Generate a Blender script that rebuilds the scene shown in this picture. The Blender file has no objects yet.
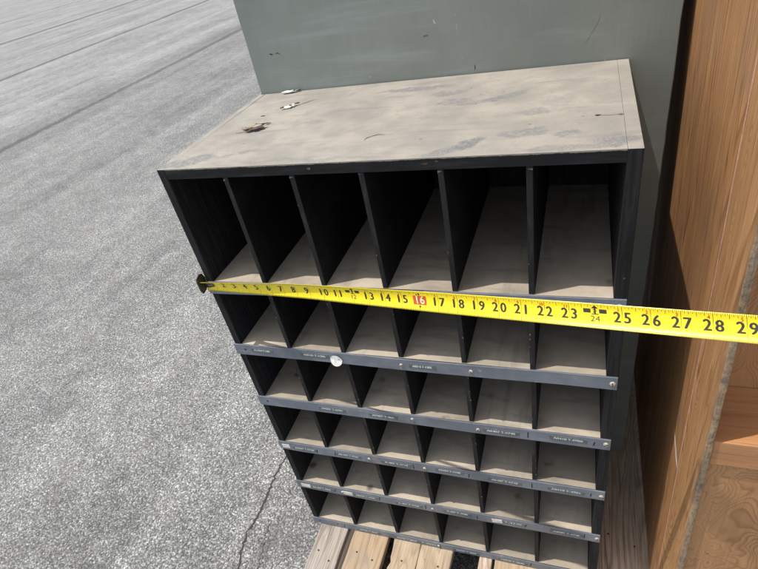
import bpy, bmesh, math, random
from mathutils import Vector, Matrix, noise as mn

random.seed(7)
IN = 0.0254
GZ = -41.6                      # ground level in the inch frame (cabinet front top left corner is the origin)
S = bpy.context.scene
COL = S.collection

def W(x, y, z):                 # inch frame -> metres
    return Vector((x * IN, y * IN, (z - GZ) * IN))

# ------------------------------------------------------------------ node helpers
class NT:
    def __init__(self, name):
        self.m = bpy.data.materials.new(name)
        self.m.use_nodes = True
        self.t = self.m.node_tree
        self.t.nodes.clear()
        self.out = self.n('ShaderNodeOutputMaterial')
        self.b = self.n('ShaderNodeBsdfPrincipled')
        self.l(self.b.outputs[0], self.out.inputs[0])
    def n(self, t, **k):
        o = self.t.nodes.new(t)
        for a, v in k.items():
            setattr(o, a, v)
        return o
    def l(self, a, b):
        self.t.links.new(a, b)
    def put(self, sock, v):
        if hasattr(v, 'is_linked') or isinstance(v, bpy.types.NodeSocket):
            self.l(v, sock)
        elif isinstance(v, (tuple, list)) and sock.type == 'RGBA' and len(v) == 3:
            sock.default_value = (*v, 1)
        else:
            sock.default_value = v
    def coord(self, scale=(1, 1, 1), loc=(0, 0, 0), kind='Object', rot=(0, 0, 0)):
        c = self.n('ShaderNodeTexCoord')
        mp = self.n('ShaderNodeMapping')
        self.l(c.outputs[kind], mp.inputs[0])
        mp.inputs['Scale'].default_value = scale
        mp.inputs['Location'].default_value = loc
        mp.inputs['Rotation'].default_value = rot
        return mp.outputs[0]
    def noise(self, vec, scale, detail=4, rough=.55, dist=0.0, out=0):
        o = self.n('ShaderNodeTexNoise')
        self.put(o.inputs['Vector'], vec)
        o.inputs['Scale'].default_value = scale
        o.inputs['Detail'].default_value = detail
        o.inputs['Roughness'].default_value = rough
        o.inputs['Distortion'].default_value = dist
        return o.outputs[out]
    def voro(self, vec, scale, feature='F1', out='Distance', rnd=1.0):
        o = self.n('ShaderNodeTexVoronoi', feature=feature)
        self.put(o.inputs['Vector'], vec)
        o.inputs['Scale'].default_value = scale
        o.inputs['Randomness'].default_value = rnd
        return o.outputs[out]
    def math(self, op, a, b=0.0, c=0.0, clamp=False):
        o = self.n('ShaderNodeMath', operation=op, use_clamp=clamp)
        self.put(o.inputs[0], a); self.put(o.inputs[1], b); self.put(o.inputs[2], c)
        return o.outputs[0]
    def ss(self, v, a, b, lo=0.0, hi=1.0):
        o = self.n('ShaderNodeMapRange', interpolation_type='SMOOTHSTEP')
        self.put(o.inputs[0], v)
        o.inputs[1].default_value = a; o.inputs[2].default_value = b
        o.inputs[3].default_value = lo; o.inputs[4].default_value = hi
        return o.outputs[0]
    def mix(self, f, a, b, blend='MIX'):
        o = self.n('ShaderNodeMix', data_type='RGBA', blend_type=blend)
        self.put(o.inputs[0], f); self.put(o.inputs[6], a); self.put(o.inputs[7], b)
        return o.outputs[2]
    def ramp(self, f, stops):
        o = self.n('ShaderNodeValToRGB')
        self.put(o.inputs[0], f)
        e = o.color_ramp.elements
        while len(e) < len(stops):
            e.new(0.5)
        for i, (p, c) in enumerate(stops):
            e[i].position = p
            e[i].color = (*c, 1) if isinstance(c, (tuple, list)) else (c, c, c, 1)
        return o.outputs[0]
    def sep(self, v):
        o = self.n('ShaderNodeSeparateXYZ'); self.l(v, o.inputs[0]); return o.outputs
    def comb(self, x, y, z):
        o = self.n('ShaderNodeCombineXYZ')
        self.put(o.inputs[0], x); self.put(o.inputs[1], y); self.put(o.inputs[2], z); return o.outputs[0]
    def bump(self, h, strength=.3, dist=.001, prev=None):
        o = self.n('ShaderNodeBump')
        o.inputs['Strength'].default_value = strength
        o.inputs['Distance'].default_value = dist
        self.put(o.inputs['Height'], h)
        if prev is not None: self.l(prev, o.inputs['Normal'])
        return o.outputs[0]
    def done(self, col, rough=.7, nrm=None, metal=0.0, spec=.4):
        self.put(self.b.inputs['Base Color'], col)
        self.put(self.b.inputs['Roughness'], rough)
        self.put(self.b.inputs['Metallic'], metal)
        self.put(self.b.inputs['Specular IOR Level'], spec)
        if nrm is not None: self.l(nrm, self.b.inputs['Normal'])
        return self.m

def flat(name, c, rough=.6, metal=0.0, spec=.4):
    t = NT(name)
    n = t.noise(t.coord(), 180, 3)
    return t.done(t.mix(t.ss(n, .35, .7), c, tuple(x * .72 for x in c)), rough, None, metal, spec)

# ------------------------------------------------------------------ materials
def mat_ground():
    t = NT('asphalt')
    co = t.coord()
    x, y, z = t.sep(co)
    warp = t.noise(co, 60, 2, out=1)
    vm = t.n('ShaderNodeVectorMath', operation='MULTIPLY_ADD')
    t.l(warp, vm.inputs[0]); vm.inputs[1].default_value = (.006, .006, .006); t.l(co, vm.inputs[2])
    wv = vm.outputs[0]
    cell = t.sep(t.voro(wv, 215, 'F1', 'Color'))[0]
    dist = t.voro(wv, 215, 'F1', 'Distance')
    cell2 = t.sep(t.voro(wv, 440, 'F1', 'Color'))[1]
    stone = t.ramp(cell, [(0, .095), (.35, .175), (.65, .27), (.88, .43), (1, .72)])
    fine = t.ramp(cell2, [(0, .075), (.45, .205), (.85, .38), (1, .72)])
    base = t.mix(.42, stone, fine)
    pits = t.ss(dist, .42, .75)
    base = t.mix(t.math('MULTIPLY', pits, .75), base, (.05, .05, .052))
    # broad weathering: blotches and streaks laid along the paving direction (Y)
    blot = t.noise(co, 1.1, 5, .6)
    st = t.noise(t.coord((2.2, .16, 1)), 1.0, 6, .62)
    st2 = t.noise(t.coord((9, .5, 1)), 1.0, 4, .6)
    mid = t.noise(co, 9, 4, .6)
    var = t.math('ADD', t.ss(blot, .32, .68, .86, 1.08), t.ss(st, .3, .72, -.16, .15))
    var = t.math('ADD', var, t.ss(st2, .3, .7, -.06, .06))
    var = t.math('ADD', var, t.ss(mid, .3, .7, -.13, .11))
    base = t.mix(1.0, base, t.comb(var, var, var), 'MULTIPLY')
    base = t.mix(1.0, base, (1.0, .995, .955), 'MULTIPLY')
    oil = t.noise(t.coord((1, 1, 1), (3.3, 1.2, 0)), 2.6, 5, .68)
    base = t.mix(t.ss(oil, .60, .74, 0, .42), base, (.075, .074, .072))
    tan = t.noise(t.coord((1, 1, 1), (7, 5, 0)), 4.5, 4, .65)
    base = t.mix(t.ss(tan, .52, .72, 0, .22), base, (.235, .215, .185))
    # sealed joints between paving lanes, running along Y
    wob = t.math('MULTIPLY', t.math('SUBTRACT', t.noise(t.coord((.2, .5, 1)), 1.5, 5, .65), .5), .2)
    fuzz = t.math('MULTIPLY', t.math('SUBTRACT', t.noise(co, 14, 3), .5), .10)
    xx = t.math('ADD', t.math('ADD', x, wob), fuzz)
    mask = None
    for cx, hw, k in ((-4.78, .085, .85), (-5.02, .22, .28), (-8.75, .10, .95), (-10.4, .10, .35), (-10.9, .07, .3), (-12.0, .05, .3), (-14.35, .17, .95),
                      (-17.9, .10, .3), (-22.2, .22, .65), (-23.6, .10, .4), (-29.5, .22, .5), (-37.5, .3, .6), (-46, .3, .5), (-58, .45, .5), (4.2, .1, .6), (9, .1, .6)):
        d = t.math('ABSOLUTE', t.math('SUBTRACT', xx, cx))
        m = t.math('MULTIPLY', t.ss(d, hw * .2, hw * 1.35, 1, 0), k)
        mask = m if mask is None else t.math('MAXIMUM', mask, m)
    far_bright = t.ss(xx, -5.4, -4.7, 1.22, 1.0)              # brighter look of far asphalt at grazing view, put into its colour
    base = t.mix(1.0, base, t.comb(far_bright, far_bright, far_bright), 'MULTIPLY')
    base = t.mix(mask, base, t.mix(.2, (.05, .053, .06), base))
    h = t.math('ADD', t.math('MULTIPLY', t.ss(dist, .1, .7, 1, 0), .7), t.math('MULTIPLY', cell2, .3))
    nrm = t.bump(h, .55, .0035)
    return t.done(base, .85, nrm, spec=.3)

def wood_grain(name, light, dark, axis='Z', period=260., stretch=.06, warp=.5, rough=.6, wild=False, dirt=.0, dirtc=(.1, .09, .08), seed=0., fibre=.5, spec=.35, bump=.3, ns=9., pores=.35, knots=()):
    """growth-ring contours of a stretched noise plus fine fibres along the grain axis"""
    t = NT(name)
    sc = {'X': (stretch, 1, 1), 'Y': (1, stretch, 1), 'Z': (1, 1, stretch)}[axis]
    co = t.coord(sc, (seed, seed * 1.7, seed * .6))
    a = t.noise(co, ns, 2.0, .45, warp)
    if knots:                                          # knots push the growth rings apart
        kx, ky, kz = t.sep(t.coord())
        for y0, z0, rad in knots:
            dy = t.math('MULTIPLY', t.math('SUBTRACT', ky, y0), 1 / rad); dz = t.math('MULTIPLY', t.math('SUBTRACT', kz, z0), .45 / rad)
            d = t.math('SQRT', t.math('ADD', t.math('MULTIPLY', dy, dy), t.math('MULTIPLY', dz, dz)))
            a = t.math('ADD', a, t.ss(d, .2, 2.2, .17, 0))
    fr = t.math('FRACT', t.math('MULTIPLY', a, period / 10.))
    # saw-tooth rings: slow light early wood, abrupt dark late wood
    ring = t.ramp(fr, [(0, 0.0), (.5, .2), (.84, 1.0), (1.0, .05)])
    amp = t.ss(t.noise(co, ns * .6, 2), .3, .7, .45, 1.0)
    ring = t.math('MULTIPLY', ring, amp)
    fs = {'X': (3, 160, 160), 'Y': (160, 3, 160), 'Z': (160, 160, 3)}[axis]
    fib = t.noise(t.coord(fs, (seed, 0, 0)), 2.2, 4, .7)
    fs2 = {'X': (.6, 14, 14), 'Y': (14, .6, 14), 'Z': (14, 14, .6)}[axis]
    band = t.noise(t.coord(fs2, (0, seed, 0)), 2.0, 4, .6)
    col = t.mix(t.math('MULTIPLY', ring, .95), light, dark)
    col = t.mix(t.ss(fib, .42, .72, 0, fibre), col, tuple(c * .55 for c in dark))
    col = t.mix(t.ss(band, .35, .75, 0, .4), col, tuple((l * .35 + d * .55) for l, d in zip(light, dark)))
    ps = {'X': (9, 420, 420), 'Y': (420, 9, 420), 'Z': (420, 420, 9)}[axis]
    pore = t.noise(t.coord(ps, (seed, 3, 0)), 1.0, 2, .5)
    col = t.mix(t.ss(pore, .60, .70, 0, pores), col, tuple(c * .4 for c in dark))
    if dirt:
        dn = t.noise(t.coord((1, 1, 1), (seed, 2, 3)), 9, 6, .65)
        col = t.mix(t.ss(dn, .42, .72, 0, dirt), col, dirtc)
    sp = t.voro(t.coord((1, 1, 1), (seed, 5, 1)), 26)
    col = t.mix(t.ss(sp, .03, .06, .55, 0), col, tuple(c * .35 for c in dark))
    nrm = t.bump(t.math('ADD', t.math('MULTIPLY', fib, .7), t.math('MULTIPLY', ring, .25)), bump, .001)
    return t.done(col, t.ss(band, .3, .7, rough - .08, rough + .12), nrm, spec=spec)

def mat_black(name='black_paint', tone=.006, seed=0):
    t = NT(name)
    co = t.coord((1, 1, 1), (seed, 0, 0))
    a = t.noise(co, 14, 6, .65)
    g = t.noise(t.coord((30, 30, 4)), 3, 4, .6)
    col = t.mix(t.ss(a, .4, .75), (tone, tone, tone * 1.06), (tone * 2.4, tone * 2.4, tone * 2.5))
    # scuffed spots where paint is worn to the wood, and dust caught in the grain
    w = t.noise(co, 46, 5, .7)
    col = t.mix(t.ss(w, .70, .78, 0, .7), col, (.17, .13, .10))
    d = t.math('MULTIPLY', t.ss(g, .5, .75), .07)
    col = t.mix(d, col, (.10, .10, .10))
    geo = t.n('ShaderNodeNewGeometry')
    front = t.ss(t.sep(geo.outputs['Normal'])[1], -.5, -.85)
    sc = t.noise(t.coord((120, 120, 16)), 1.5, 5, .7)
    col = t.mix(t.math('MULTIPLY', front, t.ss(sc, .5, .72, .2, .8)), col, (.05, .05, .051))
    nrm = t.bump(t.math('ADD', g, t.math('MULTIPLY', a, .5)), .35, .0012)
    return t.done(col, t.ss(a, .3, .7, .6, .8), nrm, spec=.2)

def mat_shelf():
    """black painted board whose upward face is covered with settled dust"""
    t = NT('dusty_black_board')
    co = t.coord()
    geo = t.n('ShaderNodeNewGeometry')
    up = t.ss(t.sep(geo.outputs['Normal'])[2], .6, .9)
    a = t.noise(co, 11, 6, .62)
    f = t.noise(co, 240, 3, .6)
    st = t.noise(t.coord((7, 26, 1)), 1.4, 5, .65)
    dust = t.mix(t.ss(a, .3, .75), (.47, .41, .33), (.33, .288, .235))
    dust = t.mix(t.ss(st, .48, .7, 0, .6), dust, (.235, .212, .18))
    dust = t.mix(t.ss(f, .55, .8, 0, .25), dust, (.46, .42, .37))
    spots = t.voro(co, 13)
    dust = t.mix(t.math('MULTIPLY', t.ss(spots, .05, .16, 1, 0), t.ss(a, .45, .6)), dust, (.10, .09, .08))
    wipe = t.noise(t.coord((1, 1, 1), (4, 2, 7)), 5.5, 4, .7)
    dust = t.mix(t.ss(wipe, .58, .8, 0, .5), dust, (.17, .158, .14))
    x, y, z = t.sep(t.coord((1 / IN, 1 / IN, 1 / IN), (12.1, 0, 0)))
    wn = t.n('ShaderNodeTexWhiteNoise')                # every pigeonhole has gathered its own amount of dust
    t.l(t.comb(t.math('FLOOR', t.math('MULTIPLY', x, 1 / 4.04)), t.math('FLOOR', t.math('MULTIPLY', z, 1 / 5.5)), 0), wn.inputs['Vector'])
    tone = t.ss(wn.outputs['Value'], 0, 1, .74, 1.08)
    dust = t.mix(1.0, dust, t.comb(tone, t.math('MULTIPLY', tone, .985), t.math('MULTIPLY', tone, .95)), 'MULTIPLY')
    streak = t.noise(t.coord((26, 2.5, 1), (0, 4, 2)), 1.5, 5, .7)
    dust = t.mix(t.ss(streak, .55, .68, 0, .4), dust, (.20, .178, .15))
    # ragged edge of the dust film
    g = t.noise(t.coord((30, 30, 4)), 3, 4, .6)
    blk = t.mix(t.ss(g, .4, .75), (.008, .008, .0085), (.03, .03, .032))
    col = t.mix(up, blk, dust)
    nrm = t.bump(t.math('ADD', a, t.math('MULTIPLY', f, .3)), .25, .001)
    return t.done(col, .85, nrm, spec=.2)

def mat_top(axis='X'):
    t = NT('dusty_cabinet_' + ('top' if axis == 'X' else 'side'))
    co = t.coord((1 / IN, 1 / IN, 1 / IN), (12.5, 6.3, -36.6))            # inches from the cabinet's front top left corner
    geo = t.n('ShaderNodeNewGeometry')
    up = t.ss(t.sep(geo.outputs['Normal'])[2], .6, .9)
    x, y, z = t.sep(co)
    a = t.noise(co, .22, 6, .62)
    b = t.noise(co, .9, 5, .65)
    f = t.noise(co, 9, 4, .7)
    st = t.noise(t.coord((5, 40, 1)), 1.2, 6, .68)
    dust = t.mix(t.ss(a, .3, .7), (.345, .318, .274), (.235, .222, .198))
    dust = t.mix(t.ss(f, .5, .8, 0, .35), dust, (.49, .445, .375))
    dust = t.mix(t.ss(b, .46, .7, 0, .55), dust, (.24, .225, .20))
    dust = t.mix(t.ss(st, .55, .66, 0, .6), dust, (.21, .203, .19))
    # rubbed places where the dust film is gone and blue-grey paint shows
    wx = t.math('MULTIPLY', t.math('SUBTRACT', t.noise(co, .55, 4, .65), .5), 1.9)
    wy = t.math('MULTIPLY', t.math('SUBTRACT', t.noise(t.coord((1 / IN, 1 / IN, 1 / IN), (9, 4, 0)), .8, 4, .65), .5), 1.5)
    xx = t.math('ADD', x, wx); yy = t.math('ADD', y, wy)
    mask = None
    for cx, cy, rx, ry, ang, k in ((17.4, 1.35, 1.15, .55, .75, .9), (16.6, .6, 1.1, .5, .6, .6), (15.0, 9.2, 1.3, .5, .1, .6), (17.4, 7.3, 1.7, .4, .25, .7), (15.6, 7.6, 1.2, .5, 0, .6),
                                   (20.2, 5.0, .9, .55, 0, .55), (20.1, 2.4, 1.3, .7, .1, .65), (22.0, 2.0, .9, .35, .2, .6), (23.9, .9, 1.0, .8, .3, .75),
                                   (1.3, .9, 2.2, .7, .35, .7), (4.2, 1.7, 1.6, .35, .25, .4), (12.5, 10.6, 2.6, .45, .05, .7), (19, 8.2, 1.0, .35, .5, .55), (9.4, 9.0, .7, .35, 0, .35),
                                   (7.6, 6.0, .8, .3, 0, .3), (3.0, 3.2, 1.3, .5, .6, .3), (21.5, 6.4, 1.1, 1.0, .5, .3), (9.0, .5, 5, .22, 0, .35), (22, .4, 2.2, .35, 0, .5)):
        dx = t.math('SUBTRACT', xx, cx); dy = t.math('SUBTRACT', yy, cy)
        c, s = math.cos(ang), math.sin(ang)
        u = t.math('MULTIPLY', t.math('ADD', t.math('MULTIPLY', dx, c), t.math('MULTIPLY', dy, s)), 1 / rx)
        v = t.math('MULTIPLY', t.math('SUBTRACT', t.math('MULTIPLY', dy, c), t.math('MULTIPLY', dx, s)), 1 / ry)
        d = t.math('SQRT', t.math('ADD', t.math('MULTIPLY', u, u), t.math('MULTIPLY', v, v)))
        m = t.math('MULTIPLY', t.ss(d, .62, 1.08, 1, 0), k)
        mask = m if mask is None else t.math('MAXIMUM', mask, m)
    mask = t.math('MULTIPLY', mask, t.ss(t.noise(co, 2.4, 5, .75), .34, .54, .25, 1))
    sm = t.noise(t.coord((2.2 / IN, 5 / IN, 1), (3, 1, 0), rot=(0, 0, .3)), .5, 6, .75)
    dust = t.mix(t.ss(sm, .58, .64, 0, .55), dust, (.22, .215, .20))
    sp = t.voro(t.coord((1, 1, 1), (.3, .1, 0)), 34)
    dust = t.mix(t.math('MULTIPLY', t.ss(sp, .04, .10, .7, 0), t.ss(a, .45, .55)), dust, (.13, .115, .095))
    dust = t.mix(mask, dust, t.mix(t.ss(f, .4, .7), (.13, .135, .145), (.22, .22, .225)))
    g = t.noise(t.coord((4, 30, 30) if axis == 'X' else (90, 90, 4)), 3, 4, .6)
    blk = t.mix(t.ss(g, .4, .75), (.009, .0095, .0105), (.026, .0265, .0285))
    wr = t.noise(co, 1.6, 5, .7)
    blk = t.mix(t.ss(wr, .70, .76, 0, .75), blk, (.20, .15, .12))
    if axis == 'X':                                    # chipped top arris of the front edge
        chip = t.noise(t.coord((1 / IN, 1, 1), (0, 2, 5)), 1.6, 6, .75)
        edge = t.ss(t.math('ADD', z, t.math('MULTIPLY', chip, .16)), -.01, .03)
        blk = t.mix(t.math('MULTIPLY', edge, .8), blk, (.30, .27, .23))
    col = t.mix(up, blk, dust)
    nrm = t.bump(t.math('ADD', t.math('ADD', b, t.math('MULTIPLY', f, .3)), t.math('MULTIPLY', st, .6)), .3, .001)
    return t.done(col, .8, nrm, spec=.25)

def mat_strip():
    t = NT('grey_steel_strip')
    co = t.coord()
    a = t.noise(co, 30, 6, .65)
    st = t.noise(t.coord((12, 90, 90)), 1.6, 4, .6)
    col = t.mix(t.ss(a, .35, .7), (.165, .187, .225), (.225, .245, .28))
    col = t.mix(t.ss(st, .55, .75, 0, .5), col, (.33, .345, .36))
    lg = t.noise(co, 7, 4, .6)
    col = t.mix(t.ss(lg, .4, .65, 0, .5), col, (.115, .13, .155))
    w = t.noise(co, 75, 5, .7)
    col = t.mix(t.ss(w, .62, .72, 0, .7), col, (.40, .40, .38))
    d = t.noise(t.coord((1, 1, 1), (3, 1, 1)), 18, 5, .6)
    col = t.mix(t.ss(d, .55, .75, 0, .5), col, (.33, .30, .26))
    return t.done(col, t.ss(a, .3, .7, .38, .6), t.bump(a, .15, .0008), metal=.25, spec=.5)

def mat_green():
    t = NT('grey_green_paint')
    co = t.coord((1 / IN, 1 / IN, 1 / IN))
    a = t.noise(co, .12, 5, .6)
    v = t.noise(t.coord((60, 60, 3)), 1.6, 5, .65)
    fine = t.noise(t.coord((500, 500, 60)), 1.0, 3, .6)
    col = t.mix(t.ss(a, .3, .7), (.182, .206, .186), (.232, .256, .235))
    col = t.mix(t.ss(v, .4, .75, 0, .3), col, (.19, .205, .175))
    hz = t.noise(t.coord((3, 3, 34)), 1.2, 4, .6)
    col = t.mix(t.ss(hz, .52, .72, 0, .4), col, (.30, .34, .33))
    sc = t.noise(t.coord((1.1 / IN, 1 / IN, 2.4 / IN)), .75, 5, .72)
    col = t.mix(t.ss(sc, .68, .72, 0, .6), col, (.12, .12, .10))
    sc2 = t.noise(t.coord((2.4 / IN, 1 / IN, .8 / IN), (31, 7, 3)), .8, 5, .7)
    col = t.mix(t.ss(sc2, .69, .72, 0, .5), col, (.42, .40, .32))
    nrm = t.bump(t.math('ADD', t.math('MULTIPLY', fine, .4), v), .22, .0012)
    return t.done(col, t.ss(a, .3, .7, .45, .6), nrm, spec=.4)

M = {}
M['ground'] = mat_ground()
M['black'] = mat_black()
M['shelf'] = mat_shelf()
M['top'] = mat_top()
M['side'] = mat_top('Z')
M['strip'] = mat_strip()
M['green'] = mat_green()
M['ply_edge'] = wood_grain('raw_ply_edge', (.30, .26, .20), (.14, .12, .09), 'Z', 200, rough=.8)
M['fir'] = wood_grain('orange_fir_plywood', (.50, .255, .105), (.19, .073, .023), 'Z', 300, .045, .35, rough=.55, dirt=.5, dirtc=(.23, .145, .09), fibre=.5, seed=3.1, ns=13, pores=.5)
M['oak'] = wood_grain('light_oak_stile', (.56, .305, .135), (.21, .085, .027), 'Z', 260, .09, .7, rough=.5, knots=((.061, .90, .016), (.05, .62, .010), (.03, .35, .012)), dirt=.2, dirtc=(.25, .14, .07), fibre=.5, seed=8.3, ns=15, pores=.5)
M['wild'] = wood_grain('wild_grain_plywood', (.46, .245, .11), (.24, .108, .043), 'Z', 280, .6, .8, rough=.5, fibre=.25, seed=1.7, bump=.1, ns=13, pores=.1)
M['shelf_wood'] = wood_grain('orange_shelf_wood', (.50, .25, .11), (.33, .15, .06), 'X', 120, .05, .5, rough=.5, fibre=.4, seed=5.)
def mat_edge():
    t = NT('weathered_grey_edge')
    co = t.coord()
    a = t.noise(co, 130, 5, .75); b = t.noise(t.coord((190, 190, 20)), 1.3, 4, .7); c = t.noise(co, 26, 5, .7)
    col = t.mix(t.ss(a, .35, .65), (.36, .25, .15), (.19, .14, .095))
    col = t.mix(t.ss(b, .5, .7, 0, .7), col, (.40, .33, .25))
    col = t.mix(t.ss(c, .52, .64, 0, .7), col, (.11, .105, .10))
    return t.done(col, .9, t.bump(t.math('ADD', a, b), .7, .001), spec=.2)
M['edge'] = mat_edge()
M['seam'] = flat('pink_glue_seam', (.62, .33, .24), .6)
M['deck_grey'] = wood_grain('weathered_grey_deck', (.42, .365, .31), (.18, .145, .115), 'Y', 210, .14, .7, rough=.85, dirt=.35, dirtc=(.36, .35, .34), fibre=.8, seed=4.2, bump=.6)
M['deck_tan'] = wood_grain('tan_deck', (.46, .345, .225), (.27, .18, .105), 'Y', 190, .12, .7, rough=.8, dirt=.65, dirtc=(.27, .235, .195), fibre=.5, seed=9.1, bump=.4)
M['deck_pine'] = wood_grain('pine_deck', (.48, .375, .26), (.22, .15, .09), 'Y', 210, .30, .9, rough=.8, dirt=.6, dirtc=(.27, .24, .205), fibre=.4, seed=12.4, bump=.4)
M['deck_dark'] = wood_grain('dark_deck', (.64, .50, .375), (.17, .122, .085), 'Y', 210, .16, .5, rough=.85, dirt=.3, dirtc=(.2, .18, .16), fibre=.7, seed=6.6, bump=.5)
M['screw'] = flat('zinc_screw', (.52, .48, .41), .5, .4)
M['slot'] = flat('dark_slot', (.02, .02, .02), .8)
M['label'] = flat('grey_embossing_tape', (.115, .135, .135), .45)
M['ink'] = flat('black_ink', (.008, .008, .009), .6)
M['white'] = flat('white_paint_flake', (.80, .79, .74), .7)
M['paper'] = flat('cream_paper', (.66, .63, .54), .8)
M['emboss'] = flat('white_embossed_text', (.66, .67, .64), .6)
M['leaf'] = flat('dry_brown_leaf', (.15, .095, .06), .8)
M['leaf_light'] = flat('pale_leaf_stalk', (.36, .29, .21), .8)
M['crack'] = flat('crack_shadow', (.05, .045, .04), .95)
M['chip'] = flat('bare_wood_chip', (.20, .18, .155), .8)
M['stain'] = flat('brown_stain', (.13, .10, .075), .9)
M['rust'] = flat('rusty_hole', (.085, .05, .035), .9)
def mat_tape():
    t = NT('yellow_tape_blade')
    a = t.noise(t.coord((20, 200, 200)), 1.5, 4, .6)
    col = t.mix(t.ss(a, .4, .75), (.83, .67, .012), (.80, .61, .010))
    sc = t.noise(t.coord((60, 400, 400)), 1.5, 4, .7)
    col = t.mix(t.ss(sc, .6, .75, 0, .5), col, (.62, .47, .05))
    return t.done(col, t.ss(sc, .4, .7, .24, .42), t.bump(a, .05, .0005), spec=.6)
M['tape'] = mat_tape()
M['print_black'] = flat('black_print', (.045, .042, .025), .3)
M['print_red'] = flat('red_print', (.62, .10, .02), .45)
M['print_white'] = flat('pale_print', (.80, .72, .45), .45)
M['hook'] = flat('dark_steel_hook', (.11, .10, .08), .4, .7)

# ------------------------------------------------------------------ mesh helpers
def link(name, me, mat, parent=None):
    o = bpy.data.objects.new(name, me)
    COL.objects.link(o)
    for m in (mat if isinstance(mat, (list, tuple)) else [mat]):
        me.materials.append(M[m] if isinstance(m, str) else m)
    if parent is not None:
        o.parent = parent
    return o
def build(name, bm, mat, parent=None, smooth=False):
    me = bpy.data.meshes.new(name)
    bmesh.ops.recalc_face_normals(bm, faces=bm.faces)
    bm.to_mesh(me); bm.free()
    if smooth:
        for p in me.polygons: p.use_smooth = True
    o = link(name, me, mat, parent)
    if parent is not None:                       # keep world-space vertices, origin at the parent's base
        pl = parent.matrix_world.translation if parent.parent is None else None
        base = PBASE.get(parent.name)
        if base is not None:
            me.transform(Matrix.Translation(-base))
    return o
PBASE = {}
def thing(name, label, cat, base, group=None):
    o = bpy.data.objects.new(name, None)
    o.empty_display_size = .05
    COL.objects.link(o)
    o.location = base
    PBASE[o.name] = Vector(base)
    o['label'] = label; o['category'] = cat
    if group: o['group'] = group
    return o
def sub(o, base):                                # let a part carry sub-parts: same base as its thing
    PBASE[o.name] = base
    return o
def box(bm, x0, x1, y0, y1, z0, z1, bev=.03, f=W, jit=0.0):
    b = bmesh.new()
    bmesh.ops.create_cube(b, size=1)
    for v in b.verts:
        v.co = Vector((x0 + (v.co.x + .5) * (x1 - x0), y0 + (v.co.y + .5) * (y1 - y0), z0 + (v.co.z + .5) * (z1 - z0)))
    if bev:
        bmesh.ops.bevel(b, geom=list(b.edges), offset=bev, segments=2, affect='EDGES', profile=.6)
    for v in b.verts:
        c = v.co
        if jit:
            c = c + Vector((mn.noise(c * .7), mn.noise(c * .7 + Vector((9, 0, 0))), mn.noise(c * .7 + Vector((0, 9, 0))))) * jit
        v.co = f(*c)
    me = bpy.data.meshes.new('t'); b.to_mesh(me); b.free()
    bm.from_mesh(me); bpy.data.meshes.remove(me)
def boxo(name, dims, mat, parent, bev=.03, f=W, jit=0.0):
    bm = bmesh.new(); box(bm, *dims, bev=bev, f=f, jit=jit)
    return build(name, bm, mat, parent)
def text_mesh(s, size, font_scale=1.0):
    """flat mesh of a line of text, centred, in its own XY plane"""
    cu = bpy.data.curves.new('txt', 'FONT')
    cu.body = s; cu.size = size; cu.align_x = 'CENTER'; cu.align_y = 'CENTER'
    cu.resolution_u = 3
    ob = bpy.data.objects.new('txt', cu); COL.objects.link(ob)
    dg = bpy.context.evaluated_depsgraph_get(); dg.update()
    me = bpy.data.meshes.new_from_object(ob.evaluated_get(dg))
    bpy.data.objects.remove(ob); bpy.data.curves.remove(cu)
    return me
def add_text(bm, s, size, fn, xs=1.0, bold=0.0):
    me = text_mesh(s, size)
    b = bmesh.new(); b.from_mesh(me); bpy.data.meshes.remove(me)
    bmesh.ops.triangulate(b, faces=b.faces)
    offs = [(0, 0)] if not bold else [(0, 0), (bold, 0), (-bold, 0), (0, bold * .7)]
    for k, (ox, oy) in enumerate(offs):
        vm = {}
        for v in b.verts:
            vm[v] = bm.verts.new(fn(v.co.x * xs + ox, v.co.y + oy, k * .0006))
        for fc in b.faces:
            try: bm.faces.new([vm[v] for v in fc.verts])
            except ValueError: pass
    b.free()

# ------------------------------------------------------------------ ground
bm = bmesh.new()
bmesh.ops.create_grid(bm, x_segments=8, y_segments=8, size=600)
g = build('ground', bm, 'ground'); g['kind'] = 'structure'

def crack(pts, w, name):
    bm = bmesh.new()
    L, Rr = [], []
    P = [Vector((x, y, 0)) for x, y in pts]
    fine = []
    for a, b in zip(P, P[1:]):
        n = max(3, int((b - a).length / .22))
        for i in range(n): fine.append(a.lerp(b, i / n))
    fine.append(P[-1])
    for i, q in enumerate(fine):
        j = Vector((mn.noise(Vector((0, q.y * 1.7, 3))) * .22 + mn.noise(Vector((5, q.y * 5, 3))) * .26 + mn.noise(Vector((5, q.y * 14, 3))) * .12, 0, 0))
        ww = w * (.35 + 1.0 * abs(mn.noise(Vector((q.y * 1.3, 7, 1)))) + .5 * random.random())
        e = min(i, len(fine) - 1 - i) / 6.
        ww *= min(1, e + .1)
        L.append(bm.verts.new(W(q.x + j.x - ww / 2, q.y, GZ + .045)))
        Rr.append(bm.verts.new(W(q.x + j.x + ww / 2 * (1 + random.random() * .6), q.y + (random.random() - .5) * .1, GZ + .045)))
    for i in range(len(L) - 1):
        bm.faces.new((L[i], Rr[i], Rr[i + 1], L[i + 1]))
    o = build(name, bm, 'crack'); o['kind'] = 'structure'
crack([(-10.0, 19), (-9.6, 14.1), (-9.31, 9.0), (-9.51, 6.94), (-9.32, 4.9), (-9.2, 3.07), (-9.1, 1.9), (-9.4, -.35), (-8.94, -2.6), (-8.4, -3.8), (-8.3, -8)], .20, 'ground_crack')
crack([(-7.6, 2.2), (-7.3, .6), (-6.96, -1.0), (-6.3, -3.4), (-6.2, -5)], .05, 'ground_crack')

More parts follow.
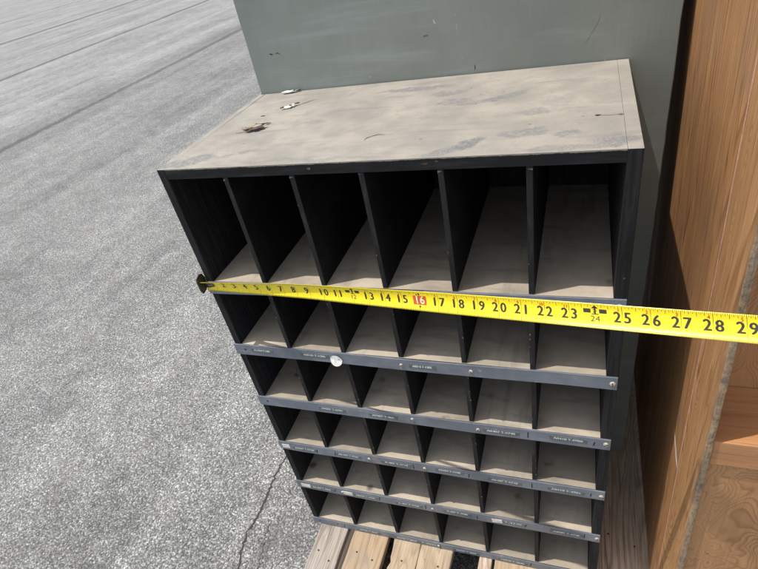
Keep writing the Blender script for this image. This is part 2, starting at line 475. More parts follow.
# ------------------------------------------------------------------ pallet
PB = W(.7, -9, GZ)
pal = thing('wooden_pallet', 'weathered wooden pallet under the black pigeonhole cabinet with tan and grey deck boards', 'pallet', PB)
ZD = -36.64
boards = [(.7, 3.45, 'deck_grey', 0), (4.1, 7.45, 'deck_tan', 0), (7.95, 10.52, 'deck_pine', 1), (10.58, 13.4, 'deck_pine', 0), (15.75, 16.8, 'deck_dark', 0), (17.05, 22.4, 'deck_tan', 0),
          (24.3, 29.9, 'deck_dark', 0), (30.6, 36.1, 'deck_grey', 0), (37, 42.4, 'deck_tan', 0), (43.2, 48.6, 'deck_grey', 0)]
for i, (x0, x1, m, broken) in enumerate(boards):
    bm = bmesh.new()
    y0 = -9 + random.uniform(-.3, .3); y1 = 33 + random.uniform(-.3, .3)
    n = 90
    rows = []
    for k in range(n + 1):
        y = y0 + (y1 - y0) * k / n
        l, r = x0, x1
        l += mn.noise(Vector((x0, y * .6, 1))) * .05; r += mn.noise(Vector((x1, y * .6, 5))) * .05
        if broken:
            tt = max(0, 1 - abs(y + 2.2) / 2.6)
            l += tt * (.25 + .35 * mn.noise(Vector((2, y * 2.6, 0))) + .2 * mn.noise(Vector((7, y * 7, 0))))
        dz = mn.noise(Vector((x0, y * .25, 9))) * .05
        e = .05
        prof = [(l, ZD - .7), (l, ZD - e), (l + e, ZD), (r - e, ZD), (r, ZD - e), (r, ZD - .7)]
        rows.append([bm.verts.new(W(px, y, pz + (dz if pz > ZD - .3 and not (-1 < y < 14) else 0) - .02 * abs(mn.noise(Vector((px * 3, y * 2, 2)))))) for px, pz in prof])
    for a, b in zip(rows, rows[1:]):
        for q in range(6):
            bm.faces.new((a[q], a[(q + 1) % 6], b[(q + 1) % 6], b[q]))
    bm.faces.new(rows[0]); bm.faces.new(list(reversed(rows[-1])))
    build('deck_board', bm, m, pal)
for x, y in ((1.4, -2.6), (2.7, -3.3), (5.0, -2.0), (6.6, -2.4), (9.2, -1.9), (12.4, -1.7), (11.4, -2.6), (26.0, 4.1), (28.0, 3.4)):
    bm = bmesh.new()
    bm.faces.new([bm.verts.new(W(x + .09 * math.cos(t * math.tau / 10), y + .09 * math.sin(t * math.tau / 10), ZD + .035)) for t in range(10)])
    build('nail_head', bm, 'rust', pal)
for y0 in (-8.5, 11.4, 31.0):
    boxo('stringer', (.7, 48.6, y0, y0 + 1.5, GZ + .62, ZD - .72), 'deck_dark', pal, .06)
for x0, x1 in ((.7, 6), (21, 26.5), (43, 48.6)):
    boxo('bottom_board', (x0, x1, -9, 33, GZ + .02, GZ + .6), 'deck_dark', pal, .05)

# ------------------------------------------------------------------ black pigeonhole cabinet
CB = W(12.5, 6.3, -36.6)
cab = thing('pigeonhole_cabinet', 'black pigeonhole cabinet with six columns and six rows of open slots and a dusty top', 'pigeonhole cabinet', CB)
CW, CD, TS = 25.0, 12.68, .62
ZS = [-7.83, -13.35, -18.81, -24.28, -29.81, -35.73]
boxo('side_panel', (0, .50, 0, CD, -36.6, 0), 'side', cab, .05, jit=.03)
boxo('side_panel', (CW - TS, CW, 0, CD, -36.6, 0), 'side', cab, .03)
boxo('top_panel', (.502, CW - TS - .004, .02, CD, -.62, -.003), 'top', cab, .010)
boxo('back_panel', (.54, CW - TS - .02, CD - .3, CD - .02, -36.55, -.64), 'black', cab, .01)
DX = [4.33, 8.42, 12.38, 16.42, 20.45]
DT = .15
prev = -.635
for i, zs in enumerate(ZS):
    boxo('shelf', (.53, CW - TS - .01, .05, CD - .31, zs - .45 if i < 5 else zs - .85, zs - .05), 'shelf', cab, .02)
    for x in DX:
        xx = x + random.uniform(-.05, .05)
        yf = .03 + random.uniform(0, .05)
        bm = bmesh.new()
        box(bm, xx - DT, xx + DT, yf, CD - .32, zs - .045, prev, .03)
        nf = len(bm.faces)
        for _ in range(random.randint(1, 3)):          # bare wood where the front arris is chipped
            zz = prev - random.uniform(.0, .12) if (_ == 0 and i == 0) else random.uniform(zs + .6, prev - .3)
            sd_ = random.choice((-1, 1)); hh = random.uniform(.06, .16); w_ = random.uniform(.04, .09)
            xe = xx + sd_ * (DT - .01)
            bm.faces.new([bm.verts.new(W(px, yf - .006, pz)) for px, pz in ((xe, zz - hh), (xe, zz), (xe - sd_ * w_ * (3 if i == 0 and _ == 0 else 1), zz - .02), (xe - sd_ * w_ * .7, zz - hh * .6))])
        bm.faces.ensure_lookup_table()
        for fc in bm.faces[nf:]: fc.material_index = 1
        build('divider', bm, ['black', 'chip'], cab)
    prev = zs - .455
# metal label holders across the front of each shelf
LB = {0: [(1.9, 3.6), (9.5, 11.2), (14.2, 16)],
      1: [(1.4, 2.9), (5.3, 7.2), (13.0, 14.5)],
      2: [(5.2, 7.15), (9.2, 11.1), (17.3, 19.4), (21.5, 23.5)],
      3: [(1.3, 3.3), (5.2, 7.2), (9.1, 11.3), (13.4, 15.3), (17.3, 19.4), (21.4, 23.6)],
      4: [(1.35, 3.4), (5.5, 7.5), (9.3, 11.4), (13.4, 15.4), (18.0, 19.5), (21.6, 23.7)],
      5: [(4.6, 6.6), (8.2, 10.3), (10.5, 12.1), (13.6, 15.6), (17.4, 19.6), (21.5, 23.5)]}
TX = {0: ['A0600 7-1500', 'A0610 7-1600', 'A0700 7-1700'],
      1: ['A1-1304 T-1304', 'A0210 T-1206', 'A03-0 7-1300'],
      2: ['A0307 T-0700', 'A0307 T-900', 'A0407 T-0740', 'A0410 T-0708'],
      3: ['A0507 T-0720', 'A0-407 T-4120', 'A-407 T-4710', 'A0304 T-4700', 'A0407 T-0730', 'A0410 T-4702'],
      4: ['A0-407 T-4700', 'A0470 T-4700', 'A-407 T-4720', 'A-407 T-4740', 'T-4740', 'A0501 T-4740'],
      5: ['A0400 T-4800', 'A0400 T-4810', 'T-4820', 'A0430 T-4830', 'A0440 T-4840', 'A0450 T-4850']}
SC = {0: [.4, 12.4, 24.65], 1: [12.37, 16.82, 24.72], 2: [12.32, 16.85, 24.71], 3: [7.97, 12.44, 24.75], 4: [4.4, 12.37, 24.77], 5: [12.2, 24.7]}
HOLES = {1: [.78], 2: [.71], 5: [.67, 2.5], 0: [.7]}
TICK = {2: [20.07, 24.03], 3: [3.44, 5.05, 11.58, 15.79, 20.24, 24.1], 4: [3.7, 7.79, 11.8, 16.0, 19.72, 23.9], 5: [3.18, 12.33, 20.0], 1: []}
PAPER = {3: [(.25, .95)], 4: [(.4, 1.3), (4.45, 5.35), (17.15, 17.95)]}
YF = -.10
for i, zs in enumerate(ZS):
    h = .98 if i < 5 else .86
    bm = bmesh.new()
    n = 40
    fr = []
    for k in range(n + 1):                       # slightly wavy sheet-metal strip
        x = -.06 + (CW + .02) * k / n
        wz = mn.noise(Vector((x * .12, i * 3.7, 0))) * .10
        wy = mn.noise(Vector((x * .3, i * 5.1, 4))) * .03
        prof = [(0.03, zs + wz - .04), (YF + wy + .02, zs + wz), (YF + wy, zs + wz - .02), (YF + wy, zs - h + wz + .02), (YF + wy + .03, zs - h + wz), (-.02 + wy, zs - h + wz)]
        fr.append([bm.verts.new(W(x, y, z)) for y, z in prof])
    for a, b in zip(fr, fr[1:]):
        for q in range(6): bm.faces.new((a[q], a[(q + 1) % 6], b[(q + 1) % 6], b[q]))
    bm.faces.new(fr[0]); bm.faces.new(list(reversed(fr[-1])))
    st = sub(build('label_strip', bm, 'strip', cab), CB)
    off = lambda x: mn.noise(Vector((x * .12, i * 3.7, 0))) * .10
    yo = lambda x: YF + mn.noise(Vector((x * .3, i * 5.1, 4))) * .03
    zc = zs - h / 2
    def plate(x0, x1, z0, z1, mat, nm, dy, ang=0.0, thick=.018):
        xc = (x0 + x1) / 2; zm = (z0 + z1) / 2
        c, s = math.cos(ang), math.sin(ang)
        def f(x, y, z):
            dx, dz = x - xc, z - zm
            return W(xc + dx * c - dz * s, y, zm + dx * s + dz * c + off(xc))
        o = boxo(nm, (x0, x1, yo(xc) - dy - thick, yo(xc) - dy + .02, z0, z1), mat, st, .006, f)
        return o
    for (x0, x1), s in zip(LB[i], TX[i]):
        a = random.uniform(-.012, .012); dz = random.uniform(-.06, .08)
        lab = sub(plate(x0 - .12, x1 + .12, zc - .17 + dz, zc + .17 + dz, 'label', 'label_tape', .006, a), CB)
        bm = bmesh.new()
        xm = (x0 + x1) / 2
        w = x1 - x0
        add_text(bm, s, .25, lambda u, v, k: W(xm + u, yo(xm) - .0275 - k, zc + dz + v + u * a + off(xm)), xs=w / (len(s) * .25 * .56), bold=.014)
        # lettering is stamped into the tape, so it belongs to the tape's own mesh
        me = bpy.data.meshes.new('t'); bm.to_mesh(me); bm.free(); me.transform(Matrix.Translation(-CB))
        b2 = bmesh.new(); b2.from_mesh(lab.data); nf = len(b2.faces); b2.from_mesh(me)
        b2.faces.ensure_lookup_table()
        for fc in b2.faces[nf:]: fc.material_index = 1
        b2.to_mesh(lab.data); b2.free(); bpy.data.meshes.remove(me)
        lab.data.materials.append(M['emboss'])
    for x in SC[i]:
        bm = bmesh.new()
        zz = zc + random.uniform(-.08, .08)
        r = .17 if x > 24 else .13
        prev_ring = None
        for rr, dy in ((r, 0), (r * .92, .05), (r * .6, .085), (r * .2, .095)):
            ring = [bm.verts.new(W(x + rr * math.cos(t * math.tau / 14), yo(x) - dy, zz + rr * math.sin(t * math.tau / 14) + off(x))) for t in range(14)]
            if prev_ring:
                for q in range(14): bm.faces.new((prev_ring[q], prev_ring[(q + 1) % 14], ring[(q + 1) % 14], ring[q]))
            prev_ring = ring
        bm.faces.new(prev_ring)
        nf = len(bm.faces)
        an = random.uniform(0, 3.1)
        def rot(px, py, pz, x=x, zz=zz, an=an):
            return W(x + px * math.cos(an) - pz * math.sin(an), py, zz + px * math.sin(an) + pz * math.cos(an) + off(x))
        box(bm, -r * .8, r * .8, yo(x) - .101, yo(x) - .08, -.022, .022, bev=0, f=rot)
        bm.faces.ensure_lookup_table()
        for q, fc in enumerate(bm.faces):
            if q >= nf: fc.material_index = 1
        build('screw', bm, ['screw', 'slot'], st)
    for x in HOLES.get(i, []):
        bm = bmesh.new()
        c = [bm.verts.new(W(x + .085 * math.cos(t * math.tau / 12), yo(x) - .004, zc + .02 + .085 * math.sin(t * math.tau / 12) + off(x))) for t in range(12)]
        bm.faces.new(c)
        build('screw_hole', bm, 'slot', st)
    for x in TICK.get(i, []):
        plate(x - .035, x + .035, zc - .3 + random.uniform(-.05, .1), zc + random.uniform(.1, .32), 'ink', 'pen_mark', .002, random.uniform(-.35, .1), .004)
    for x0, x1 in PAPER.get(i, []):
        plate(x0, x1, zc - .22, zc + .2, 'paper', 'paper_scrap', .03, random.uniform(-.1, .1), .012)
    if i == 1:                                   # round white sticker half peeled from the strip
        bm = bmesh.new()
        rings = []
        for rr in (.08, .22, .34, .40):
            ring = []
            for t in range(20):
                a = t * math.tau / 20
                u, w_ = rr * math.cos(a) * 1.08, rr * math.sin(a) * (.95 if math.sin(a) > 0 else 1.15)
                lift = .05 + max(0, -w_) * .35 + .02 * math.sin(2 * a)
                ring.append(bm.verts.new(W(7.84 + u, yo(7.8) - lift, zc - .12 + w_ + off(7.8))))
            rings.append(ring)
        for a, b in zip(rings, rings[1:]):
            for q in range(20): bm.faces.new((a[q], a[(q + 1) % 20], b[(q + 1) % 20], b[q]))
        bm.faces.new(rings[0])
        build('white_sticker', bm, 'white', st, True)
# small marks on the top board: arc of grime, two nail holes with a scratch between them, rust at the front edge
def ribbon(name, pts, w, z, mat, parent):
    bm = bmesh.new(); L, R_ = [], []
    P = [Vector(p) for p in pts]
    for i, q in enumerate(P):
        d = (P[min(i + 1, len(P) - 1)] - P[max(i - 1, 0)]).normalized()
        ww = w * (.5 + random.random()) * (1 if 0 < i < len(P) - 1 else .3)
        n = Vector((-d.y, d.x)) * ww / 2
        L.append(bm.verts.new(W(q.x + n.x, q.y + n.y, z))); R_.append(bm.verts.new(W(q.x - n.x, q.y - n.y, z)))
    for i in range(len(L) - 1): bm.faces.new((L[i], R_[i], R_[i + 1], L[i + 1]))
    return build(name, bm, mat, parent)
ribbon('grime_mark', [(11.83, 2.6), (11.82, 2.75), (11.9, 2.93), (12.05, 3.08), (12.22, 3.2), (12.4, 3.28), (12.6, 3.27), (12.78, 3.18)], .10, .004, 'stain', cab)
ribbon('scratch', [(23.2, 3.98), (23.6, 3.93), (24.0, 3.92), (24.3, 3.9)], .03, .004, 'stain', cab)
def blob(name, x, y, rx, ry, z, mat, parent, n=14):
    bm = bmesh.new()
    bm.faces.new([bm.verts.new(W(x + rx * math.cos(t * math.tau / n) * (1 + random.uniform(-.25, .25)), y + ry * math.sin(t * math.tau / n) * (1 + random.uniform(-.25, .25)), z)) for t in range(n)])
    return build(name, bm, mat, parent)
blob('nail_hole', 23.27, 4.0, .13, .09, .006, 'ink', cab)
blob('nail_hole', 24.25, 3.92, .13, .10, .006, 'stain', cab)
blob('grime_mark', 2.88, 7.81, .16, .09, .006, 'ink', cab)
def frontblob(x, z, rx, rz, mat, nm):
    bm = bmesh.new()
    bm.faces.new([bm.verts.new(W(x + rx * math.cos(t * math.tau / 12) * (1 + random.uniform(-.3, .3)), .014, z + rz * math.sin(t * math.tau / 12))) for t in range(12)])
    return build(nm, bm, mat, cab)
frontblob(16.0, -.24, .10, .08, 'ink', 'nail_hole'); frontblob(16.28, -.2, .09, .05, 'rust', 'rusty_nail_hole'); frontblob(15.7, -.3, .13, .05, 'rust', 'rusty_nail_hole'); frontblob(9.6, -.3, .1, .07, 'stain', 'rusty_nail_hole')
bm = bmesh.new()
bm.faces.new([bm.verts.new(W(CW - .25 + .045 * math.cos(t * math.tau / 12), -.006, -6.6 + .045 * math.sin(t * math.tau / 12))) for t in range(12)])
build('nail_hole', bm, 'stain', cab)

# ------------------------------------------------------------------ tall grey-green painted panel behind the cabinet
GB = W(13.8, 12.8, -36.6)
gp = thing('painted_panel', 'tall flat grey-green painted panel standing upright behind the black pigeonhole cabinet', 'panel', GB)
bm = bmesh.new()
n = 60
for (xa, sgn) in ((.1, 1),):
    pass
x0, x1, y0, y1, z0, z1 = .12, 27.5, 12.78, 13.4, -36.58, 24.
rowsL = []
for k in range(n + 1):
    z = z0 + (z1 - z0) * k / n
    r = x1 + mn.noise(Vector((1, z * .9, 0))) * .06 + mn.noise(Vector((4, z * 4, 0))) * .03
    l = x0 + mn.noise(Vector((8, z * .5, 0))) * .03
    rowsL.append([bm.verts.new(W(*p)) for p in ((l, y0 + .03, z), (l + .04, y0, z), (r - .05, y0, z), (r, y0 + .05, z), (r, y1, z), (l, y1, z))])
for a, b in zip(rowsL, rowsL[1:]):
    for q in range(6):
        f = bm.faces.new((a[q], a[(q + 1) % 6], b[(q + 1) % 6], b[q]))
        if q in (2, 3): f.material_index = 1
bm.faces.new(rowsL[0]); bm.faces.new(list(reversed(rowsL[-1])))
build('face_sheet', bm, ['green', 'ply_edge'], gp)
def panel_mark(pts, w, mat, nm):
    bm = bmesh.new(); L, R_ = [], []
    for i, (x, z) in enumerate(pts):
        x2, z2 = pts[min(i + 1, len(pts) - 1)]; xa, za = pts[max(i - 1, 0)]
        d = Vector((x2 - xa, z2 - za)).normalized(); ww = w * random.uniform(.5, 1.3) * (.3 if i in (0, len(pts) - 1) else 1)
        L.append(bm.verts.new(W(x - d.y * ww / 2, 12.772, z + d.x * ww / 2))); R_.append(bm.verts.new(W(x + d.y * ww / 2, 12.772, z - d.x * ww / 2)))
    for i in range(len(L) - 1): bm.faces.new((L[i], R_[i], R_[i + 1], L[i + 1]))
    build(nm, bm, mat, gp)
panel_mark([(23.35, 2.6), (23.25, 2.2), (23.1, 1.9), (22.9, 1.6), (22.75, 1.3), (22.5, 1.0)], .022, 'stain', 'scratch')
panel_mark([(12.9, 2.55), (13.05, 2.6), (13.25, 2.6)], .10, 'rust', 'chip'); panel_mark([(13.7, 3.5), (13.72, 3.3), (13.85, 3.2)], .06, 'paper', 'scuff')
panel_mark([(16.05, .55), (16.05, .38), (16.03, .2)], .06, 'ink', 'scuff'); panel_mark([(8.87, .5), (8.88, .36)], .06, 'white', 'chip')
panel_mark([(1.7, 2.7), (1.85, 2.66), (2.0, 2.62)], .08, 'ink', 'scuff'); panel_mark([(2.2, 2.65), (2.35, 2.7), (2.55, 2.62)], .06, 'ink', 'scuff')
bm = bmesh.new()
box(bm, .6, 27.1, 13.41, 29, -36.58, 23.6, .05)
build('carcass', bm, 'green', gp)

# ------------------------------------------------------------------ wooden shelf unit on the right, leaning slightly to the left
UB = W(29.0, -4.0, -36.6)
un = thing('wooden_shelf_unit', 'tall orange-brown wooden shelf unit with a scuffed side, right of the black cabinet', 'shelf unit', UB)
KX = .022
def U(a, b, c):                                  # unit frame: a to the right, b to the back, c up
    return W(29.0 + a - KX * c, -4.0 + b + .004 * c, -36.6 + c)
UH, UD, UW = 70.0, 40.0, 30.0
boxo('side_panel', (0, .45, 3.33, UD, 0, UH), 'fir', un, .01, U)
boxo('side_stile', (-.01, .45, .05, 3.21, 0, UH), 'oak', un, .02, U)
boxo('seam_strip', (-.022, .4, 3.215, 3.325, 0, UH), 'seam', un, .01, U)
bm = bmesh.new()
n = 150; rows = []
for k in range(n + 1):                           # chipped weathered front edge
    c = UH * k / n
    l = .15 + .05 * max(0, mn.noise(Vector((3, c * .5, 1)))) + .03 * mn.noise(Vector((3, c * 5, 1)))
    r = .46 + .02 * mn.noise(Vector((6, c * 1.5, 1))) + .02 * mn.noise(Vector((9, c * 6, 1)))
    d = .015 * mn.noise(Vector((1, c * 2, 8)))
    rows.append([bm.verts.new(U(*p)) for p in ((l, .045, c), (l + .03, -.04 + d, c), ((l + r) / 2, -.06 + d, c), (r - .04, -.04 - d, c), (r, .045, c))])
for a, b in zip(rows, rows[1:]):
    for q in range(4): bm.faces.new((a[q], a[q + 1], b[q + 1], b[q]))
build('front_edge', bm, 'edge', un)
sh = 36.6 - 13.2
boxo('shelf', (.47, UW - .74, .12, 3.85, sh - 1.7, sh), 'shelf_wood', un, .06, U)
boxo('back_panel', (.46, UW - .73, 3.86, 4.3, sh - 1.7, UH - 1), 'wild', un, .01, U)
boxo('lower_panel', (.465, UW - .735, .3, .8, 2.5, sh - 1.71), 'wild', un, .01, U)
boxo('shelf', (.47, UW - .74, .12, 3.85, sh + 30, sh + 31.2), 'shelf_wood', un, .06, U)
boxo('base_rail', (.47, UW - .74, .2, 1.2, 0, 2.49), 'oak', un, .04, U)
boxo('top_board', (-.2, UW + .2, -.2, UD + .1, UH + .01, UH + .8), 'oak', un, .05, U)
boxo('side_panel', (UW - .72, UW, 0, UD, 0, UH), 'fir', un, .03, U)
boxo('rear_panel', (.46, UW - .73, UD - .4, UD - .02, 0, UH), 'fir', un, .01, U)
# scars on the side: pale splintered scrape, small nail heads
def side_patch(pts, mat, nm, a=-.014):
    bm = bmesh.new()
    bm.faces.new([bm.verts.new(U(a, b, c)) for b, c in pts])
    return build(nm, bm, mat, un)
side_patch([(5.95, 17.35), (5.4, 17.1), (4.75, 16.75), (4.1, 16.5), (3.45, 16.5), (3.42, 16.62), (4.0, 16.95), (4.6, 17.2), (5.2, 17.35)], 'paper', 'pale_scrape', -.005)
def unail(b, c, a):
    bm = bmesh.new()
    r = .075
    bm.faces.new([bm.verts.new(U(a, b + r * math.cos(t * math.tau / 10), c + r * math.sin(t * math.tau / 10))) for t in range(10)])
    build('nail_head', bm, 'screw', un)
unail(11.26, 36.2, -.005); unail(8.35, 35.9, -.005); unail(1.6, 30.2, -.014); unail(1.5, 38.2, -.014); unail(12.6, 24.5, -.005)
for b0, c0 in ((-.02, 27.4), (-.02, 25.4)):      # paint-splash chips along the stile's front corner
    side_patch([(b0 + .12, c0), (b0 + .5, c0 + .5), (b0 + .35, c0 + 1.4), (b0 + .1, c0 + 1.8)], 'oak', 'split_splinter')

# ------------------------------------------------------------------ tape measure pulled across the second shelf edge
TB = W(0, -.3, -7.73)
tp = thing('tape_measure', 'yellow tape measure blade with black and red numbers pulled across the cabinet front', 'tape measure', TB)
TD = Vector((.972, -.201, .125))
def tau(n):
    pts = [(0, -22), (4, -12), (8, 0), (13, 12), (18, 26), (23, 35), (40, 38)]
    for (a, p), (b, q) in zip(pts, pts[1:]):
        if n <= b:
            s = max(0, (n - a) / (b - a)); s = s * s * (3 - 2 * s) * .4 + s * .6
            return math.radians(p + (q - p) * s)
    return math.radians(38)
def TP(n, v, h=0.0):
    c = Vector((0, -.3, -7.73)) + TD * n
    c.z -= .20 * max(0, 1 - n / 9.) ** 1.2 - .05 * math.sin(n / 34 * math.pi) * 0
    tt = tau(n)
    Wv = Vector((-.12 * math.cos(tt), math.sin(tt), math.cos(tt))).normalized()
    N = TD.normalized().cross(Wv).normalized()
    if N.y > 0: N = -N
    p = c + Wv * (v * .985) + N * ((.13 + .07 * max(0, 1 - n / 8)) * (2 * v) ** 2 - .06 + h)
    return W(*p)
bm = bmesh.new()
NL, NV, LEN = 180, 12, 33.5
gr = [[bm.verts.new(TP(LEN * i / NL, -.5 + j / NV)) for j in range(NV + 1)] for i in range(NL + 1)]
gb = [[bm.verts.new(TP(LEN * i / NL, -.5 + j / NV, -.012)) for j in range(NV + 1)] for i in range(NL + 1)]
for i in range(NL):
    for j in range(NV):
        bm.faces.new((gr[i][j], gr[i + 1][j], gr[i + 1][j + 1], gr[i][j + 1]))
        bm.faces.new((gb[i][j], gb[i][j + 1], gb[i + 1][j + 1], gb[i + 1][j]))
    for j in (0, NV):
        bm.faces.new((gr[i][j], gr[i + 1][j], gb[i + 1][j], gb[i][j]))
for i in (0, NL):
    for j in range(NV): bm.faces.new((gr[i][j], gr[i][j + 1], gb[i][j + 1], gb[i][j]))
blade = sub(build('blade', bm, 'tape', tp, True), TB)
bk, rd, wh = bmesh.new(), bmesh.new(), bmesh.new()
HP = .004
def quad(b, n0, n1, v0, v1, h=HP):
    k = max(1, int(abs(n1 - n0) / .15)); kv = max(1, int(abs(v1 - v0) / .12))
    g = [[b.verts.new(TP(n0 + (n1 - n0) * i / k, v0 + (v1 - v0) * j / kv, h)) for j in range(kv + 1)] for i in range(k + 1)]
    for i in range(k):
        for j in range(kv): b.faces.new((g[i][j], g[i + 1][j], g[i + 1][j + 1], g[i][j + 1]))
for i in range(4, int(33.4 * 16)):
    n = i / 16
    if i % 16 == 0: continue
    l = .21 if i % 8 == 0 else .155 if i % 4 == 0 else .115 if i % 2 == 0 else .075
    quad(bk, n - .007, n + .007, .495 - l, .495)
    quad(bk, n - .007, n + .007, -.495, -.495 + l * .62)
for n in range(1, 34):
    quad(bk, n - .008, n + .008, .13, .495); quad(bk, n - .008, n + .008, -.495, -.31)
    if n not in (12, 16, 24): quad(bk, n - .005, n + .005, -.31, .13)
    s = str(n)
    if n in (12, 24):
        for a, b in ((-.44, -.16), (.16, .44)): quad(bk, n + a, n + b, .10, .27)
        f = [bk.verts.new(TP(n + u, v, HP)) for u, v in ((-.13, .29), (.13, .29), (0, .42))]; bk.faces.new(f)
        quad(bk, n - .03, n + .03, .05, .29)
        quad(bk, n - .13, n + .13, .04, .075)
        add_text(bk, str(n // 12) + 'F', .2, lambda u, v, k, n=n: TP(n + u, v + .17, HP + .002 + k), xs=.9)
        add_text(bk, s, .33, lambda u, v, k, n=n: TP(n + u, v - .14, HP + k), xs=1.15)
    elif n == 16:
        quad(rd, n - .36, n + .36, -.22, .24)
        add_text(wh, s, .58, lambda u, v, k, n=n: TP(n + u, v + .01, HP + .004 + k), xs=.95, bold=.012)
        for vv in (.33, -.30):
            bk.faces.new([bk.verts.new(TP(n + a, vv + b, HP + .003)) for a, b in ((-.06, 0), (0, .07), (.06, 0), (0, -.07))])
    elif n < 10:
        add_text(bk, s, .60, lambda u, v, k, n=n: TP(n - .22 + u, v - .02, HP + k), xs=.95, bold=.022)
    else:
        add_text(bk, s[0], .60, lambda u, v, k, n=n: TP(n - .185 + u, v - .02, HP + k), xs=.92, bold=.018)
        add_text(bk, s[1], .60, lambda u, v, k, n=n: TP(n + .19 + u, v - .02, HP + k), xs=.92, bold=.018)
    if n > 12 and n % 12:
        add_text(rd, str(n % 12), .19, lambda u, v, k, n=n: TP(n - .13 + u, v + .29, HP + k), xs=.95, bold=.008)
full = bmesh.new(); full.from_mesh(blade.data)
for k, (b, mname) in enumerate(((bk, 'print_black'), (rd, 'print_red'), (wh, 'print_white'))):
    me = bpy.data.meshes.new('t'); b.to_mesh(me); b.free(); me.transform(Matrix.Translation(-TB))
    nf = len(full.faces); full.from_mesh(me); bpy.data.meshes.remove(me)
    full.faces.ensure_lookup_table()
    for fc in full.faces[nf:]:
        fc.material_index = k + 1; fc.smooth = True
    blade.data.materials.append(M[mname])
full.to_mesh(blade.data); full.free()
bm = bmesh.new()                                 # bent steel end hook gripping the cabinet's left edge
prof = [(-.58, .05), (-.62, -.30), (-.34, -.42), (.36, -.42), (.60, -.34), (.72, -.02), (.60, .25), (.25, .40), (-.2, .40), (-.40, .30)]
for sx in (0, 1): pass
va = [bm.verts.new(W(-.13, -.32 + b, -7.80 + a)) for a, b in prof]
vb = [bm.verts.new(W(-.06, -.32 + b, -7.80 + a)) for a, b in prof]
bm.faces.new(va); bm.faces.new(list(reversed(vb)))
for i in range(len(prof)):
    j = (i + 1) % len(prof); bm.faces.new((va[i], va[j], vb[j], vb[i]))
g0 = [[bm.verts.new(TP(-.06 + .95 * i / 6, (-.26 + .52 * j / 4) * (1 - .35 * max(0, i - 3) / 3), .03)) for j in range(5)] for i in range(7)]
g1 = [[bm.verts.new(TP(-.06 + .95 * i / 6, (-.26 + .52 * j / 4) * (1 - .35 * max(0, i - 3) / 3), .004)) for j in range(5)] for i in range(7)]
for i in range(6):
    for j in range(4):
        bm.faces.new((g0[i][j], g0[i + 1][j], g0[i + 1][j + 1], g0[i][j + 1]))
    for j in (0, 4): bm.faces.new((g0[i][j], g0[i + 1][j], g1[i + 1][j], g1[i][j]))
hook = sub(build('end_hook', bm, 'hook', tp), TB)
bm = bmesh.new()
for nn, vv in ((.35, .08), (.35, -.1), (.65, 0)):
    bm.faces.new([bm.verts.new(TP(nn + .06 * math.cos(t * math.tau / 10), vv + .06 * math.sin(t * math.tau / 10), .036)) for t in range(10)])
build('rivet', bm, 'screw', hook)

# ------------------------------------------------------------------ debris lying on the cabinet top
def crumple(name, pts, amp, thick, mat, base, seed, label, cat, lift=.0):
    """curled irregular flake: outline in inches round its base point"""
    B = W(*base)
    o = bpy.data.objects.new(name, None) if False else None
    bm = bmesh.new()
    n = len(pts)
    def H(x, y): return lift + amp * (1 + mn.noise(Vector((x * 2.6, y * 2.6, seed)))) * .5 + amp * .6 * (x * x + y * y)
    top = []; bot = []
    rings = [1.0, .72, .4]
    tr = [[bm.verts.new(Vector((x * r, y * r, H(x * r, y * r) + thick)) * IN) for x, y in pts] for r in rings]
    br = [[bm.verts.new(Vector((x * r, y * r, H(x * r, y * r))) * IN) for x, y in pts] for r in rings]
    for R_, fl in ((tr, 0), (br, 1)):
        for a, b in zip(R_, R_[1:]):
            for i in range(n):
                j = (i + 1) % n; bm.faces.new((a[i], a[j], b[j], b[i]))
        bm.faces.new(R_[-1])
    for i in range(n):
        j = (i + 1) % n; bm.faces.new((tr[0][i], tr[0][j], br[0][j], br[0][i]))
    ob = build(name, bm, mat)
    ob.location = B
    if label:
        ob['label'] = label; ob['category'] = cat
    return ob
def outline(rx, ry, n, jag, seed, ang=0):
    rnd = random.Random(seed); o = []
    for i in range(n):
        t = i * math.tau / n; k = 1 + rnd.uniform(-jag, jag)
        x, y = rx * k * math.cos(t), ry * k * math.sin(t)
        o.append((x * math.cos(ang) - y * math.sin(ang), x * math.sin(ang) + y * math.cos(ang)))
    return o
lf = crumple('dry_leaf', outline(.62, .34, 22, .38, 3, .5), .22, .02, 'leaf', (3.7, 5.3, .01), 1.3, 'crumpled dry brown leaf lying on the dusty cabinet top', 'leaf')
def leaf_part(nm, pts, amp, mat, off, seed):
    p = crumple(nm, pts, amp, .02, mat, (0, 0, GZ), seed, None, None)
    p.parent = lf; p.location = Vector(off) * IN
leaf_part('leaf_fold', outline(.42, .16, 16, .45, 5, .9), .26, 'leaf_light', (-.30, -.05, .12), 4.)
leaf_part('leaf_fold', outline(.30, .16, 14, .45, 8, .2), .30, 'leaf', (.32, .22, .12), 6.)
leaf_part('leaf_fold', outline(.24, .09, 12, .4, 9, .6), .14, 'leaf', (.42, .85, 0), 7.)
leaf_part('leaf_stalk', outline(.5, .035, 14, .3, 2, .25), .06, 'leaf_light', (-.75, -.25, 0), 2.)
w1 = crumple('paint_flake', outline(.46, .24, 20, .3, 12, .65), .10, .05, 'white', (4.3, 9.05, .01), 3.1, 'white crusty flake mixed with grey grit, between the leaf and the painted panel', 'flake')
for k, (ox, oy, r, m) in enumerate(((.30, .30, .16, 'stain'), (.45, .42, .13, 'leaf'), (.10, .05, .12, 'stain'), (-.42, -.30, .12, 'stain'), (.2, .15, .1, 'white'))):
    p = crumple('grit', outline(r, r * .6, 12, .4, 20 + k, .6), .10, .05, m, (0, 0, GZ), k, None, None)
    p.parent = w1; p.location = Vector((ox, oy, .06)) * IN
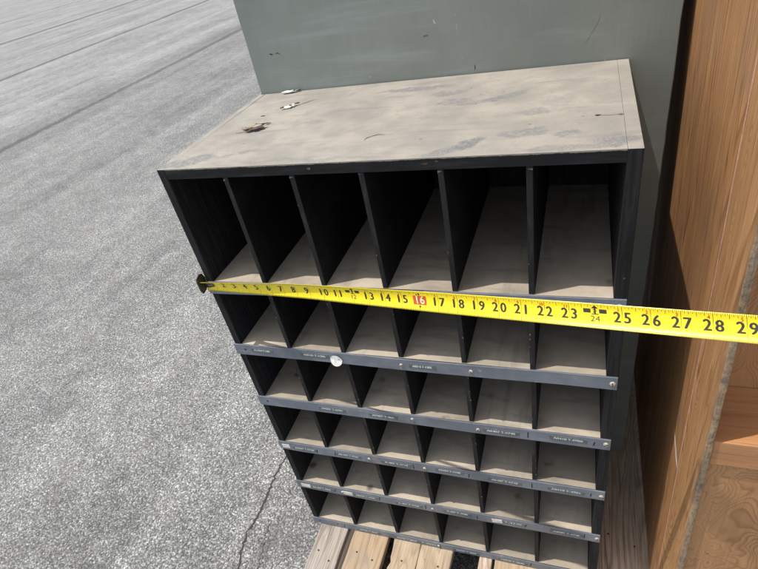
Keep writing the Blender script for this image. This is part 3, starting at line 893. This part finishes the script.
ribbon_b = ribbon('smear_tail', [(4.8, 9.5), (5.1, 9.8), (5.4, 10.1), (5.75, 10.4)], .13, .006, 'stain', cab)
w2 = crumple('paint_flake', outline(.56, .20, 20, .2, 15, .25), .14, .06, 'white', (2.75, 12.35, .01), 5.2, 'smooth white paint flake resting against the foot of the painted panel', 'flake')
p = crumple('dark_underside', outline(.30, .12, 12, .3, 33, .4), .16, .04, 'ink', (0, 0, GZ), 2., None, None); p.parent = w2; p.location = Vector((.48, .12, .0)) * IN

w1['group'] = w2['group'] = 'white flakes lying on the cabinet top'

# ------------------------------------------------------------------ light, sky, camera
sd = Vector((2.44, 1.0, -7.5)).normalized()
el = math.asin(-sd.z); az = math.atan2(-sd.x, -sd.y)
wd = bpy.data.worlds.new('World'); S.world = wd; wd.use_nodes = True
nt = wd.node_tree; nt.nodes.clear()
sky = nt.nodes.new('ShaderNodeTexSky'); sky.sky_type = 'NISHITA'; sky.sun_disc = False
sky.sun_elevation = el; sky.sun_rotation = az; sky.air_density = 1.0; sky.dust_density = 1.5; sky.ozone_density = 1.0
bg = nt.nodes.new('ShaderNodeBackground'); bg.inputs['Strength'].default_value = .15
wo = nt.nodes.new('ShaderNodeOutputWorld')
hs = nt.nodes.new('ShaderNodeHueSaturation'); hs.inputs['Saturation'].default_value = .42     # hazy white summer sky
nt.links.new(sky.outputs[0], hs.inputs['Color']); nt.links.new(hs.outputs[0], bg.inputs[0]); nt.links.new(bg.outputs[0], wo.inputs[0])
ld = bpy.data.lights.new('sun', 'SUN'); ld.energy = 2.7; ld.angle = math.radians(.55); ld.color = (1, .955, .89)
lo = bpy.data.objects.new('sun', ld); COL.objects.link(lo)
lo.rotation_euler = sd.to_track_quat('-Z', 'Y').to_euler(); lo.location = (-1, -1, 4)

cam = bpy.data.cameras.new('camera'); co = bpy.data.objects.new('camera', cam); COL.objects.link(co)
cam.sensor_width = 36; cam.lens = 534.4 / 758 * 36
cam.clip_start = .02; cam.clip_end = 2000
Rw = Matrix(((.93844, .29562, -.17871), (.03738, -.6012, -.79823), (-.34341, .74241, -.57524)))   # world -> view (x right, y down, z ahead)
m3 = Rw.transposed() @ Matrix(((1, 0, 0), (0, -1, 0), (0, 0, -1)))
co.matrix_world = Matrix.Translation(W(22.525, -22.681, 10.007)) @ m3.to_4x4()
S.camera = co

v = S.view_settings
v.view_transform = 'Standard'; v.look = 'None'; v.gamma = 1; v.use_curve_mapping = False
v.exposure = .6
S.cycles.max_bounces = 12; S.cycles.diffuse_bounces = 8
